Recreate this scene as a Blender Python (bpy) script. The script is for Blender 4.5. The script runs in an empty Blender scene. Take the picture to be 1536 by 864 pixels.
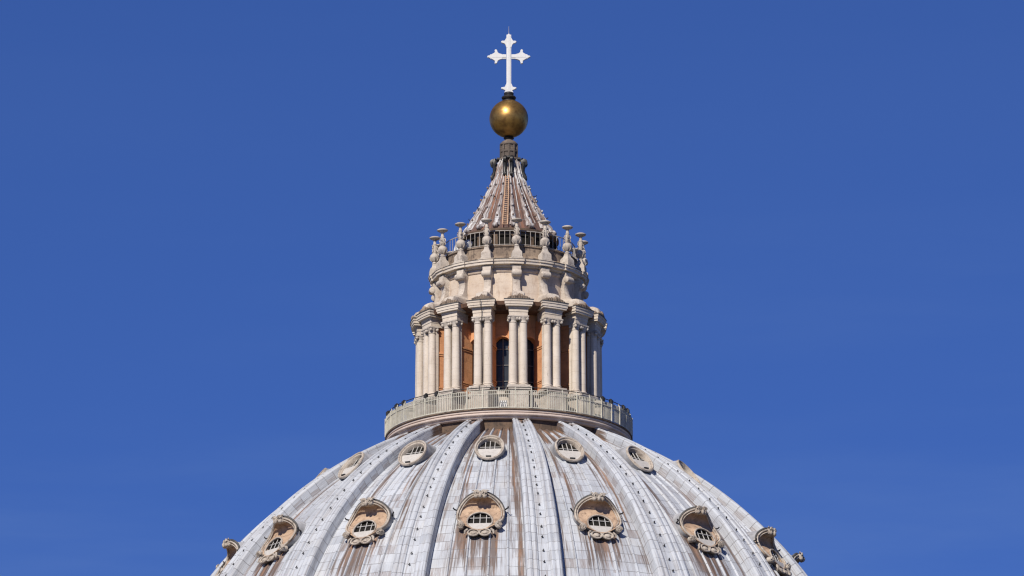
import bpy, math, random
from mathutils import Vector, Matrix

R = math.radians
PI = math.pi
scene = bpy.context.scene
COL = scene.collection
random.seed(7)

# ------------------------------------------------------------------ camera
cam_d = bpy.data.cameras.new('camera')
cam = bpy.data.objects.new('camera', cam_d)
COL.objects.link(cam)
cam.location = (0, -450, 2)
cam.rotation_euler = (R(90 + 15.5), 0, -5 / 10647.0)
cam_d.sensor_width = 36
cam_d.lens = 10647.0 / 1536 * 36
cam_d.clip_start = 1
cam_d.clip_end = 20000
scene.camera = cam

# ------------------------------------------------------------------ sky and sun
SUN_EL, SUN_AZ = 38.0, -23.5          # azimuth measured from the direction of the camera, negative = left
sx, sy, sz = math.sin(R(SUN_AZ)) * math.cos(R(SUN_EL)), -math.cos(R(SUN_AZ)) * math.cos(R(SUN_EL)), math.sin(R(SUN_EL))
world = bpy.data.worlds.new('World')
scene.world = world
world.use_nodes = True
wn, wl = world.node_tree.nodes, world.node_tree.links
bg = wn['Background']
sky = wn.new('ShaderNodeTexSky')
sky.sky_type = 'NISHITA'
sky.sun_disc = False
sky.sun_elevation = R(SUN_EL)
sky.sun_rotation = math.atan2(sx, sy)
sky.altitude = 3500
sky.air_density = 1.0
sky.dust_density = 0.0
sky.ozone_density = 5.0
tint = wn.new('ShaderNodeMix'); tint.data_type = 'RGBA'; tint.blend_type = 'MULTIPLY'
tint.inputs['Factor'].default_value = 1
tint.inputs[7].default_value = (0.44, 0.585, 0.99, 1)
wl.new(sky.outputs[0], tint.inputs[6])
tc = wn.new('ShaderNodeTexCoord')
mp = wn.new('ShaderNodeMapping'); mp.inputs['Rotation'].default_value = (0, R(-14), 0); mp.inputs['Scale'].default_value = (5, 5, 34)
wl.new(tc.outputs['Generated'], mp.inputs['Vector'])
nz_ = wn.new('ShaderNodeTexNoise'); nz_.inputs['Scale'].default_value = 1.0; nz_.inputs['Detail'].default_value = 6; nz_.inputs['Roughness'].default_value = 0.55
wl.new(mp.outputs[0], nz_.inputs['Vector'])
mr = wn.new('ShaderNodeMapRange'); mr.interpolation_type = 'SMOOTHSTEP'
mr.inputs[1].default_value = 0.42; mr.inputs[2].default_value = 0.72; mr.inputs[3].default_value = 0.0; mr.inputs[4].default_value = 0.30
wl.new(nz_.outputs[0], mr.inputs[0])
sp_ = wn.new('ShaderNodeSeparateXYZ'); wl.new(tc.outputs['Generated'], sp_.inputs[0])
ml = wn.new('ShaderNodeMapRange'); ml.inputs[1].default_value = 0.20; ml.inputs[2].default_value = 0.28; ml.inputs[3].default_value = 1.0; ml.inputs[4].default_value = 0.05
wl.new(sp_.outputs[2], ml.inputs[0])
mm = wn.new('ShaderNodeMath'); mm.operation = 'MULTIPLY'; wl.new(mr.outputs[0], mm.inputs[0]); wl.new(ml.outputs[0], mm.inputs[1])
hz = wn.new('ShaderNodeMix'); hz.data_type = 'RGBA'; wl.new(mm.outputs[0], hz.inputs['Factor'])
wl.new(tint.outputs[2], hz.inputs[6]); hz.inputs[7].default_value = (2.6, 4.0, 6.5, 1)
wl.new(hz.outputs[2], bg.inputs['Color'])
bg.inputs['Strength'].default_value = 0.09

sun_d = bpy.data.lights.new('sun', 'SUN')
sun_d.energy = 4.8
sun_d.angle = R(0.5)
sun_d.color = (1.0, 0.93, 0.83)
sun = bpy.data.objects.new('sun', sun_d)
COL.objects.link(sun)
sun.rotation_euler = Vector((sx, sy, sz)).to_track_quat('Z', 'Y').to_euler()
sun.location = (0, 0, 200)

scene.view_settings.view_transform = 'Standard'
scene.view_settings.look = 'None'
scene.view_settings.exposure = 0.0
scene.view_settings.gamma = 1.0
scene.view_settings.use_curve_mapping = False
scene.cycles.max_bounces = 6
scene.cycles.diffuse_bounces = 2
scene.cycles.use_denoising = True
scene.cycles.filter_width = 1.25

# ------------------------------------------------------------------ material helpers
class NT:
    def __init__(self, name):
        self.m = bpy.data.materials.new(name)
        self.m.use_nodes = True
        self.n = self.m.node_tree.nodes
        self.l = self.m.node_tree.links
        self.b = self.n['Principled BSDF']
    def put(self, sock, v):
        if isinstance(v, bpy.types.NodeSocket):
            self.l.new(v, sock)
        elif v is not None:
            sock.default_value = v
    def math(self, op, a, b=None, c=None, clamp=False):
        n = self.n.new('ShaderNodeMath'); n.operation = op; n.use_clamp = clamp
        self.put(n.inputs[0], a); self.put(n.inputs[1], b)
        if c is not None: self.put(n.inputs[2], c)
        return n.outputs[0]
    def mix(self, f, a, b, mode='MIX'):
        n = self.n.new('ShaderNodeMix'); n.data_type = 'RGBA'; n.blend_type = mode
        self.put(n.inputs[0], f)
        self.put(n.inputs[6], a if isinstance(a, bpy.types.NodeSocket) else (*a, 1))
        self.put(n.inputs[7], b if isinstance(b, bpy.types.NodeSocket) else (*b, 1))
        return n.outputs[2]
    def ramp(self, f, lo, hi):
        n = self.n.new('ShaderNodeMapRange'); n.interpolation_type = 'SMOOTHSTEP'
        self.put(n.inputs[0], f); n.inputs[1].default_value = lo; n.inputs[2].default_value = hi
        return n.outputs[0]
    def noise(self, vec, scale, detail=4, rough=0.55, dist=0.0):
        n = self.n.new('ShaderNodeTexNoise')
        self.put(n.inputs['Vector'], vec); n.inputs['Scale'].default_value = scale
        n.inputs['Detail'].default_value = detail; n.inputs['Roughness'].default_value = rough
        n.inputs['Distortion'].default_value = dist
        return n.outputs[0]
    def white(self, vec):
        n = self.n.new('ShaderNodeTexWhiteNoise'); n.noise_dimensions = '3D'
        self.put(n.inputs['Vector'], vec)
        return n.outputs[0]
    def scaled(self, vec, s):
        n = self.n.new('ShaderNodeVectorMath'); n.operation = 'MULTIPLY'
        self.put(n.inputs[0], vec); n.inputs[1].default_value = s
        return n.outputs[0]
    def pos(self):
        return self.n.new('ShaderNodeNewGeometry').outputs['Position']
    def uv(self):
        return self.n.new('ShaderNodeUVMap').outputs[0]
    def sep(self, v):
        n = self.n.new('ShaderNodeSeparateXYZ'); self.put(n.inputs[0], v); return n.outputs
    def comb(self, x, y, z=0.0):
        n = self.n.new('ShaderNodeCombineXYZ')
        self.put(n.inputs[0], x); self.put(n.inputs[1], y); self.put(n.inputs[2], z)
        return n.outputs[0]
    def attr(self, name):
        n = self.n.new('ShaderNodeAttribute'); n.attribute_name = name; return n.outputs['Fac']
    def bump(self, h, strength=0.5, dist=0.03):
        n = self.n.new('ShaderNodeBump'); n.inputs['Strength'].default_value = strength
        n.inputs['Distance'].default_value = dist
        self.put(n.inputs['Height'], h)
        self.l.new(n.outputs[0], self.b.inputs['Normal'])
    def done(self, color, rough=0.8, spec=0.3, metal=0.0):
        self.put(self.b.inputs['Base Color'], color if isinstance(color, bpy.types.NodeSocket) else (*color, 1))
        self.put(self.b.inputs['Roughness'], rough)
        self.b.inputs['Specular IOR Level'].default_value = spec
        self.b.inputs['Metallic'].default_value = metal
        return self.m

def stone(name, c1, c2, grime, amt=0.5, streak=0.5, bump=0.4):
    t = NT(name)
    p = t.pos()
    big = t.noise(p, 0.9, 5, 0.6)
    fine = t.noise(p, 9.0, 5, 0.65)
    col = t.mix(t.ramp(big, 0.35, 0.65), c1, c2)
    blot = t.ramp(t.noise(p, 2.6, 6, 0.7, 0.4), 0.56 - 0.12 * amt, 0.80 - 0.15 * amt)
    st = t.ramp(t.noise(t.scaled(p, (3.5, 3.5, 0.45)), 1.3, 5, 0.65), 0.60 - 0.12 * streak, 0.85 - 0.15 * streak)
    col = t.mix(t.math('MULTIPLY', blot, min(1, amt * 1.2)), col, grime)
    col = t.mix(t.math('MULTIPLY', st, min(1, streak)), col, grime)
    col = t.mix(t.math('MULTIPLY', t.ramp(fine, 0.5, 0.75), 0.25), col, grime)
    soot = t.ramp(t.noise(t.scaled(p, (5.5, 5.5, 1.1)), 1.0, 6, 0.75), 0.60, 0.70)
    col = t.mix(t.math('MULTIPLY', soot, min(1, 0.35 + amt * 0.7)), col, tuple(g * 0.55 for g in grime))
    joint = t.math('LESS_THAN', t.math('FRACT', t.math('MULTIPLY', t.sep(p)[2], 1.35)), 0.035)
    col = t.mix(t.math('MULTIPLY', joint, 0.30), col, grime)
    t.bump(t.math('ADD', t.math('MULTIPLY', fine, 0.5), t.math('MULTIPLY', big, 0.5)), bump, 0.05)
    return t.done(col, 0.9, 0.2)

def lead(name, stain_base, brown=(0.12, 0.08, 0.062), rust=(0.36, 0.19, 0.10), seam=0.76, light=(0.53, 0.555, 0.59), dark=(0.39, 0.415, 0.455), use_attr=True, strips=True, rust_amt=0.75, vs=1.0):
    """weathered lead sheets; uv = metres across, metres down the slope"""
    t = NT(name)
    uv = t.uv(); u, v, _ = t.sep(uv)
    # sheets: rows of one length, columns between battens
    row = t.math('FLOOR', t.math('DIVIDE', v, seam))
    colm = t.math('FLOOR', t.math('MULTIPLY', u, 0.8 if strips else 0.0))
    cell = t.comb(row, colm, 3.0)
    w = t.white(cell)
    w2 = t.white(t.comb(row, colm, 8.0))
    base = t.mix(w, dark, light)
    base = t.mix(t.ramp(t.noise(t.comb(u, v), 0.35, 4, 0.6), 0.35, 0.65), base, light)
    base = t.mix(t.math('MULTIPLY', t.ramp(t.noise(t.comb(u, t.math('MULTIPLY', v, 0.5)), 0.8, 3, 0.6), 0.5, 0.75), 0.5), base, (0.50, 0.48, 0.45))
    # fine vertical run-off
    f1 = t.noise(t.comb(t.math('MULTIPLY', u, 6.5), t.math('MULTIPLY', v, 0.22 * vs), 1.0), 1.0, 5, 0.6)
    f2 = t.noise(t.comb(t.math('MULTIPLY', u, 3.6), t.math('MULTIPLY', v, 0.13 * vs), 5.0), 1.0, 6, 0.72)
    f3 = t.noise(t.comb(t.math('MULTIPLY', u, 9.0), t.math('MULTIPLY', v, 0.7), 9.0), 1.0, 3, 0.6)
    base = t.mix(t.math('MULTIPLY', t.ramp(f1, 0.50, 0.66), 0.55), base, (0.25, 0.225, 0.215))
    base = t.mix(t.math('MULTIPLY', t.ramp(f3, 0.55, 0.75), 0.25), base, (0.25, 0.24, 0.25))
    st = t.attr('stain') if use_attr else None
    amt = t.math('ADD', st, stain_base) if st is not None else stain_base
    mid = t.ramp(t.noise(t.comb(t.math('MULTIPLY', u, 1.4), t.math('MULTIPLY', v, 0.10 * vs), 14.0), 1.0, 5, 0.65), 0.42, 0.62)
    base = t.mix(t.math('MULTIPLY', mid, 0.26), base, (0.27, 0.265, 0.27))
    f4 = t.noise(t.comb(t.math('MULTIPLY', u, 14.0), t.math('MULTIPLY', v, 0.30 * vs), 33.0), 1.0, 3, 0.6)
    base = t.mix(t.math('MULTIPLY', t.ramp(f4, 0.58, 0.68), 0.55), base, (0.17, 0.15, 0.145))
    # browned sheets
    pick = t.math('GREATER_THAN', t.math('ADD', w2, t.math('MULTIPLY', amt, 0.30)), 0.985)
    pick = t.math('MULTIPLY', pick, t.ramp(f3, 0.35, 0.55))
    base = t.mix(t.math('MULTIPLY', pick, 0.55), base, (0.24, 0.19, 0.17))
    m1 = t.ramp(t.math('ADD', f2, t.math('MULTIPLY', amt, 0.36)), 0.66, 0.80)
    m2 = t.ramp(t.math('ADD', f1, t.math('MULTIPLY', amt, 0.40)), 0.71, 0.84)
    hue = t.math('MULTIPLY', t.ramp(t.noise(t.comb(t.math('MULTIPLY', u, 2.6), t.math('MULTIPLY', v, 0.2), 21.0), 1.0, 4, 0.6), 0.46, 0.70), rust_amt)
    stc = t.mix(hue, brown, rust)
    base = t.mix(t.math('MULTIPLY', m2, 0.80), base, tuple(c * 0.9 for c in brown))
    base = t.mix(t.math('MULTIPLY', m1, 0.85), base, stc)
    # horizontal seams
    wob = t.math('MULTIPLY', t.math('SUBTRACT', t.noise(t.comb(u, v), 1.3, 2, 0.5), 0.5), 0.10)
    fr = t.math('FRACT', t.math('DIVIDE', t.math('ADD', v, wob), seam))
    line = t.math('LESS_THAN', fr, 0.06)
    gap = t.ramp(t.noise(t.comb(u, t.math('MULTIPLY', row, 3.1), 2.0), 0.9, 3, 0.6), 0.36, 0.52)
    base = t.mix(t.math('MULTIPLY', t.math('MULTIPLY', line, gap), 0.68), base, (0.16, 0.15, 0.15))
    h = t.math('ADD', t.math('MULTIPLY', fr, 0.6), t.math('MULTIPLY', f1, 0.5))
    h = t.math('ADD', h, t.math('MULTIPLY', t.noise(t.comb(u, v, 3.0), 1.4, 3, 0.5), 1.3))
    t.bump(h, 0.6, 0.06)
    return t.done(base, 0.62, 0.35)

def plain(name, c, rough=0.6, metal=0.0, spec=0.4, var=0.25, scale=6.0):
    t = NT(name)
    n = t.ramp(t.noise(t.pos(), scale, 4, 0.6), 0.3, 0.7)
    c2 = tuple(x * (1 - var) for x in c)
    return t.done(t.mix(n, c, c2), rough, spec, metal)

M = {}
M['lead'] = lead('lead_sheet', 0.08)
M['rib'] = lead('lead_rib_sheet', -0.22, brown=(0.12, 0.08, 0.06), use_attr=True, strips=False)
M['batten'] = plain('lead_batten', (0.44, 0.44, 0.455), 0.6, var=0.45, scale=1.2)
M['spire'] = lead('rusty_spire_sheet', 1.0, vs=3.0, rust_amt=0.65, brown=(0.11, 0.06, 0.045), rust=(0.36, 0.16, 0.085), seam=0.8, use_attr=False)
M['spire_rib'] = lead('rusty_spire_rib', 0.60, vs=4.5, rust_amt=0.7, brown=(0.13, 0.075, 0.055), rust=(0.36, 0.19, 0.12), seam=0.9, use_attr=False, light=(0.66, 0.65, 0.64))
M['travertine'] = stone('travertine', (0.67, 0.59, 0.495), (0.60, 0.515, 0.42), (0.28, 0.21, 0.16), 0.35, 0.4)
M['shaft'] = stone('column_travertine', (0.68, 0.60, 0.51), (0.61, 0.53, 0.44), (0.34, 0.27, 0.215), 0.28, 0.45, 0.25)
M['worn'] = stone('worn_travertine', (0.58, 0.52, 0.45), (0.46, 0.40, 0.34), (0.20, 0.165, 0.14), 0.6, 0.5, 0.7)
M['console'] = stone('console_travertine', (0.62, 0.55, 0.47), (0.50, 0.43, 0.36), (0.22, 0.17, 0.14), 0.6, 0.4, 0.8)
M['attic'] = stone('attic_plaster', (0.64, 0.54, 0.44), (0.56, 0.455, 0.36), (0.33, 0.215, 0.145), 0.45, 0.6)
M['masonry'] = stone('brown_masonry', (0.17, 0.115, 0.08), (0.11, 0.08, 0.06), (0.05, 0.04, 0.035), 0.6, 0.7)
M['ledge'] = stone('stained_ledge', (0.34, 0.26, 0.19), (0.22, 0.165, 0.125), (0.09, 0.07, 0.06), 0.8, 0.9)
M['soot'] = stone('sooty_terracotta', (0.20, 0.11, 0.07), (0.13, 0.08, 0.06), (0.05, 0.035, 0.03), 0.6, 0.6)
M['pink'] = stone('pinkish_travertine', (0.62, 0.51, 0.44), (0.54, 0.44, 0.37), (0.28, 0.20, 0.165), 0.3, 0.1)
M['plaster'] = stone('orange_plaster', (0.74, 0.38, 0.19), (0.62, 0.30, 0.145), (0.30, 0.14, 0.075), 0.45, 0.5)
M['niche'] = stone('niche_plaster', (0.54, 0.39, 0.27), (0.42, 0.29, 0.20), (0.20, 0.13, 0.09), 0.7, 0.7)
M['frame'] = stone('window_frame_stone', (0.52, 0.46, 0.39), (0.42, 0.36, 0.30), (0.17, 0.135, 0.11), 0.75, 0.5)
M['sill'] = plain('window_sill_plaster', (0.54, 0.51, 0.47), 0.9, var=0.15)
M['glass'] = plain('dark_glass', (0.035, 0.042, 0.055), 0.25, spec=0.3, var=0.3, scale=2.0)
M['void'] = plain('dim_window', (0.02, 0.018, 0.016), 0.9, spec=0.1, var=0.1)
M['grille'] = plain('window_bars', (0.55, 0.53, 0.50), 0.6, var=0.2)
M['mullion'] = plain('grey_mullion', (0.22, 0.22, 0.22), 0.6, var=0.2)
M['railing'] = plain('cream_rail_paint', (0.60, 0.57, 0.47), 0.55, var=0.25, scale=2.0)
M['iron'] = plain('black_iron', (0.03, 0.028, 0.028), 0.6, spec=0.4, var=0.3)
M['patina'] = plain('dark_bronze', (0.03, 0.028, 0.025), 0.45, spec=0.5, var=0.5, scale=4.0)
M['rust'] = plain('rusty_ladder', (0.66, 0.42, 0.26), 0.7, var=0.35)
M['white'] = plain('white_paint', (0.68, 0.675, 0.66), 0.5, var=0.06)
M['terr_rail'] = plain('pale_iron_rail', (0.42, 0.38, 0.34), 0.6, var=0.3)
M['collar'] = stone('dark_collar_bronze', (0.15, 0.12, 0.10), (0.09, 0.075, 0.065), (0.32, 0.25, 0.19), 0.35, 0.3)
M['flashing'] = plain('dark_lead_flashing', (0.10, 0.095, 0.09), 0.7, var=0.5, scale=3.0)
t = NT('gilded_bronze')
p = t.pos()
n1 = t.noise(p, 2.2, 5, 0.65)
gc = t.mix(t.ramp(n1, 0.35, 0.7), (0.47, 0.275, 0.08), (0.22, 0.12, 0.04))
t.bump(t.noise(p, 5.0, 4, 0.6), 0.08, 0.03)
M['gold'] = t.done(gc, t.math('ADD', t.math('MULTIPLY', n1, 0.25), 0.30), 0.5, 0.85)
t = NT('paving')
n1 = t.noise(t.pos(), 0.02, 6, 0.6)
M['ground'] = t.done(t.mix(n1, (0.06, 0.058, 0.05), (0.11, 0.10, 0.085)), 0.9, 0.2)

# ------------------------------------------------------------------ mesh helpers
class MB:
    def __init__(s):
        s.v = []; s.f = []; s.uv = {}; s.stain = None
    def add(s, verts, faces):
        o = len(s.v)
        s.v += [tuple(p) for p in verts]
        s.f += [tuple(i + o for i in f) for f in faces]
        return o
    def box(s, c, d, m=None, taper=1.0):
        x, y, z = d[0] / 2, d[1] / 2, d[2] / 2
        vs = []
        for k, zz in ((1.0, -z), (taper, z)):
            vs += [(-x * k, -y * k, zz), (x * k, -y * k, zz), (x * k, y * k, zz), (-x * k, y * k, zz)]
        vs = [Vector(p) for p in vs]
        if m is not None: vs = [m @ p for p in vs]
        vs = [p + Vector(c) for p in vs]
        s.add(vs, [(3, 2, 1, 0), (4, 5, 6, 7), (0, 1, 5, 4), (1, 2, 6, 5), (2, 3, 7, 6), (3, 0, 4, 7)])
        return s
    def grid(s, rows, close_u=False, close_v=False, flip=False):
        """rows: list of lists of points"""
        nu, nv = len(rows), len(rows[0])
        o = len(s.v)
        for r in rows: s.v += [tuple(p) for p in r]
        for i in range(nu if close_u else nu - 1):
            for j in range(nv if close_v else nv - 1):
                a, b = o + i * nv + j, o + i * nv + (j + 1) % nv
                c, d = o + ((i + 1) % nu) * nv + (j + 1) % nv, o + ((i + 1) % nu) * nv + j
                s.f.append((a, d, c, b) if flip else (a, b, c, d))
        return o
    def lathe(s, prof, n=24, c=(0, 0, 0), a0=0.0, a1=360.0, square=False, sc=(1, 1)):
        full = abs(a1 - a0) >= 359.9
        rows = []
        for r, z in prof:
            row = []
            for k in range(n if full else n + 1):
                a = R(a0 + (a1 - a0) * k / n)
                q = r
                if square:
                    q = r / max(abs(math.sin(a)), abs(math.cos(a)))
                row.append((c[0] + sc[0] * q * math.sin(a), c[1] - sc[1] * q * math.cos(a), c[2] + z))
            rows.append(row)
        o = s.grid(rows, close_v=full)
        nv = n if full else n + 1
        if full:
            if prof[0][0] > 1e-6: s.f.append(tuple(o + k for k in reversed(range(nv))))
            if prof[-1][0] > 1e-6: s.f.append(tuple(o + (len(prof) - 1) * nv + k for k in range(nv)))
        return s
    def tube(s, pts, r, n=8, closed=False, cap=True):
        pts = [Vector(p) for p in pts]
        rr = r if isinstance(r, (list, tuple)) else [r] * len(pts)
        rows = []
        up = Vector((0.013, 0.021, 1.0)).normalized()
        for i, p in enumerate(pts):
            if closed:
                t = pts[(i + 1) % len(pts)] - pts[i - 1]
            else:
                t = pts[min(i + 1, len(pts) - 1)] - pts[max(i - 1, 0)]
            t.normalize()
            ref = up if abs(t.dot(up)) < 0.96 else Vector((1, 0.02, 0))
            a = t.cross(ref).normalized(); b = t.cross(a).normalized()
            rows.append([p + (a * math.cos(2 * PI * k / n) + b * math.sin(2 * PI * k / n)) * rr[i] for k in range(n)])
        o = s.grid(rows, close_u=closed, close_v=True, flip=True)
        if cap and not closed:
            s.f.append(tuple(o + k for k in range(n)))
            s.f.append(tuple(o + (len(pts) - 1) * n + k for k in reversed(range(n))))
        return s
    def disc_y(s, c, r, th, n=20, sc=(1, 1), bulge=0.0):
        """short cylinder whose axis is y"""
        rows = []
        for y, k in ((th / 2, 1.0), (-th / 2 * 0.7, 1.0), (-th / 2, 0.86), (-th / 2 - bulge, 0.35)):
            rows.append([(c[0] + sc[0] * r * k * math.cos(2 * PI * i / n), c[1] + y, c[2] + sc[1] * r * k * math.sin(2 * PI * i / n)) for i in range(n)])
        o = s.grid(rows, close_v=True, flip=False)
        s.f.append(tuple(o + i for i in reversed(range(n))))
        s.f.append(tuple(o + 3 * n + i for i in range(n)))
        return s
    def build(s, name, mat, parent=None, loc=(0, 0, 0), smooth=40, rz=0.0):
        me = bpy.data.meshes.new(name)
        me.from_pydata(s.v, [], s.f)
        me.update()
        if s.uv:
            lay = me.uv_layers.new(name='UVMap')
            for lp in me.loops:
                lay.data[lp.index].uv = s.uv.get(lp.vertex_index, (0, 0))
        if s.stain is not None:
            at = me.attributes.new('stain', 'FLOAT', 'POINT')
            for i, x in enumerate(s.stain): at.data[i].value = x
        if smooth:
            me.polygons.foreach_set('use_smooth', [True] * len(me.polygons))
            me.set_sharp_from_angle(angle=R(smooth))
        me.materials.append(M[mat])
        ob = bpy.data.objects.new(name, me)
        ob.location = loc
        ob.rotation_euler = (0, 0, rz)
        if parent is not None: ob.parent = parent
        COL.objects.link(ob)
        return ob

def fix_normals(ob):
    import bmesh
    bm = bmesh.new(); bm.from_mesh(ob.data)
    bmesh.ops.recalc_face_normals(bm, faces=bm.faces)
    bm.to_mesh(ob.data); bm.free()

def tag(o, label=None, cat=None, group=None, kind=None):
    if label: o['label'] = label
    if cat: o['category'] = cat
    if group: o['group'] = group
    if kind: o['kind'] = kind
    return o

def empty(name, loc=(0, 0, 0)):
    o = bpy.data.objects.new(name, None)
    o.location = loc
    COL.objects.link(o)
    return o

KIDS = {}
def dup(o, parent, rz, loc=None):
    """copy a part with its sub-parts, turned about the axis"""
    c = o.copy(); COL.objects.link(c); c.parent = parent
    c.rotation_euler = (0, 0, rz)
    if loc is not None: c.location = loc
    for ch in [x for x in ALL_CHILDREN.get(o.name, [])]:
        g = ch.copy(); COL.objects.link(g); g.parent = c
    return c
ALL_CHILDREN = {}
def sub(parent, ob):
    ALL_CHILDREN.setdefault(parent.name, []).append(ob)
    return ob

AX = 5.9                                                       # azimuth of one rib / column pair
RIBS = [AX + 22.5 * k for k in range(-8, 8)]
BAYS = [AX - 11.25 + 22.5 * k for k in range(-7, 9)]
def front(az, lim=110):
    return abs(((az + 180) % 360) - 180) < lim
RIBS_F = sorted([a for a in RIBS if front(a)], key=abs)
BAYS_F = sorted([a for a in BAYS if front(a)], key=abs)

def cyl(r, az, z):
    return Vector((r * math.sin(R(az)), -r * math.cos(R(az)), z))

# ------------------------------------------------------------------ ground
g = MB(); g.lathe([(0.01, 0.0), (60, 0.0), (4000, 0.0)], 64)
gr = MB()
rows = [[(x, y, 0) for x in (-4000, -500, 0, 500, 4000)] for y in (-4000, -500, 0, 500, 4000)]
gr.grid(rows)
tag(gr.build('ground', 'ground'), kind='structure')

# ------------------------------------------------------------------ the dome
RD, CD, ZC, VD = 29.894, 5.106, 90.638, 0.936
def dome_pt(al, off=0.0):
    a = R(al)
    r, z = RD * math.sin(a) - CD, ZC + VD * RD * math.cos(a)
    tr, tz = RD * math.cos(a), -VD * RD * math.sin(a)
    l = math.hypot(tr, tz)
    nr, nz = -tz / l, tr / l
    return r + nr * off, z + nz * off, nr, nz
SH = -0.64
DH = -0.50
A0, A1, NS = 20.0, 92.0, 150
als = [A0 + (A1 - A0) * i / NS for i in range(NS + 1)]
arc = [0.0]
for i in range(1, NS + 1):
    p, q = dome_pt(als[i - 1], SH), dome_pt(als[i], SH)
    arc.append(arc[-1] + math.hypot(p[0] - q[0], p[1] - q[1]))
def arc_of(al):
    x = (al - A0) / (A1 - A0) * NS
    i = max(0, min(NS - 1, int(x)))
    return arc[i] + (arc[i + 1] - arc[i]) * (x - i)
def al_of_r(r):
    return math.degrees(math.asin((r + CD) / RD))
AL_S, AL_L = al_of_r(13.1), al_of_r(19.15)                      # rows of small and large dormers
AL_TOP = al_of_r(8.1)
S_TOP, S_S, S_L = arc_of(AL_TOP), arc_of(AL_S), arc_of(AL_L)

dome = empty('dome', (0, 0, 90))
tag(dome, 'great ribbed dome covered in pale stained lead sheets, with two rows of dormers', 'dome')
DZ = -90.0

def sstep(x, a, b):
    if a == b: return 0.0
    x = max(0.0, min(1.0, (x - a) / (b - a)))
    return x * x * (3 - 2 * x)

def stain_at(az, s, r, bay):
    """dirt that runs down the sheets: from under the gallery, from the dormers, along the battens"""
    rnd = random.Random(int(bay * 31 + 7))
    k = rnd.random()
    d = ((az - (AX - 11.25)) % 22.5)
    d = d if d < 11.25 else d - 22.5                           # degrees from the bay's centre line
    x = R(d) * r
    v = 1.6 * (1 - sstep(s - S_TOP, 0.3, 4.6 + 2.0 * k))
    # run-off beside the small dormer and down to the large one
    ctr = 0.9 + 0.5 * k
    v = max(v, (0.62 + .25 * k) * math.exp(-((x + ctr) / 0.28) ** 2) * sstep(s, S_TOP, S_S) * (1 - sstep(s, S_L + 1, S_L + 5)))
    v = max(v, (0.85 - .3 * k) * math.exp(-((x - ctr - 0.35) / 0.5) ** 2) * (1 - sstep(s, S_S + 1.5, S_L)))
    v = max(v, 0.55 * math.exp(-((x - 2.0) / 0.30) ** 2) * sstep(s, S_S, S_S + 2) * (1 - sstep(s, S_L, S_L + 3)))
    # run-off under the large dormer
    if s > S_L + 0.6:
        v = max(v, (0.66 + .12 * k) * (1 - sstep(abs(x), 0.7, 2.0)) * (1 - sstep(s, S_L + 2.0, S_L + 7.5)))
    for q, db in enumerate((-5.3, -1.7, 1.7, 5.3)):
        rr = rnd.random()
        v = max(v, (0.15 + 0.5 * rr) * math.exp(-((d - db - 0.35) * R(1) * r / 0.16) ** 2) * (1 if q in (0, 3) or s > S_L else sstep(s, S_S, S_S + 1)))
    # gutter beside the ribs
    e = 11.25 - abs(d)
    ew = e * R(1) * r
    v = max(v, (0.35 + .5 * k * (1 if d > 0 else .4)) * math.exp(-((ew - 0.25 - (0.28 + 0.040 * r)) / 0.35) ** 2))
    return v

mb = MB(); mb.stain = []
NA = 384
for i, al in enumerate(als):
    r, z, _, _ = dome_pt(al, SH)
    for j in range(NA + 1):
        az = AX - 11.25 - 180 + 360.0 * j / NA
        # slight sag of the sheets between the battens
        o = len(mb.v)
        p = cyl(r, az, z + DZ)
        mb.v.append(tuple(p)); mb.uv[o] = (R(az + 180) * 17.0, arc[i])
        mb.stain.append(stain_at(az, arc[i], r, math.floor((az - AX) / 22.5)))
for i in range(NS):
    for j in range(NA):
        a = i * (NA + 1) + j
        mb.f.append((a, a + NA + 1, a + NA + 2, a + 1))
# battens: standing rolls that run down each bay, joined into the covering
for az0 in BAYS:
    if not front(az0, 120): continue
    for d in (-5.3, -1.7, 1.7, 5.3):
        dd = d + random.uniform(-.25, .25)
        pts = []
        for al in [AL_TOP - 4 + (A1 - AL_TOP + 4) * q / 60 for q in range(61)]:
            r, z, nr, nz = dome_pt(al, SH)
            pts.append((cyl(r, az0 + dd, z + DZ), al, r))
        prev = None
        for (c, al, r) in pts:
            rad = Vector((math.sin(R(az0 + dd)), -math.cos(R(az0 + dd)), 0))
            tan = Vector((math.cos(R(az0 + dd)), math.sin(R(az0 + dd)), 0))
            _, _, nr, nz = dome_pt(al, 0)
            nn = rad * nr + Vector((0, 0, nz))
            o = len(mb.v)
            for (a, b) in ((-.085, -.03), (-.07, .05), (-.03, .10), (.03, .10), (.07, .05), (.085, -.03)):
                mb.v.append(tuple(c + tan * a + nn * b))
                mb.uv[len(mb.v) - 1] = (R(az0 + dd + 180) * 17.0 + a, arc_of(al))
                mb.stain.append(-0.1 + 0.9 * (1 - sstep(arc_of(al) - S_TOP, 0, 1.6)))
            if prev is not None:
                for q in range(5):
                    mb.f.append((prev + q, o + q, o + q + 1, prev + q + 1))
            prev = o
shell = mb.build('shell', 'lead', dome, smooth=35)

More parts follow.
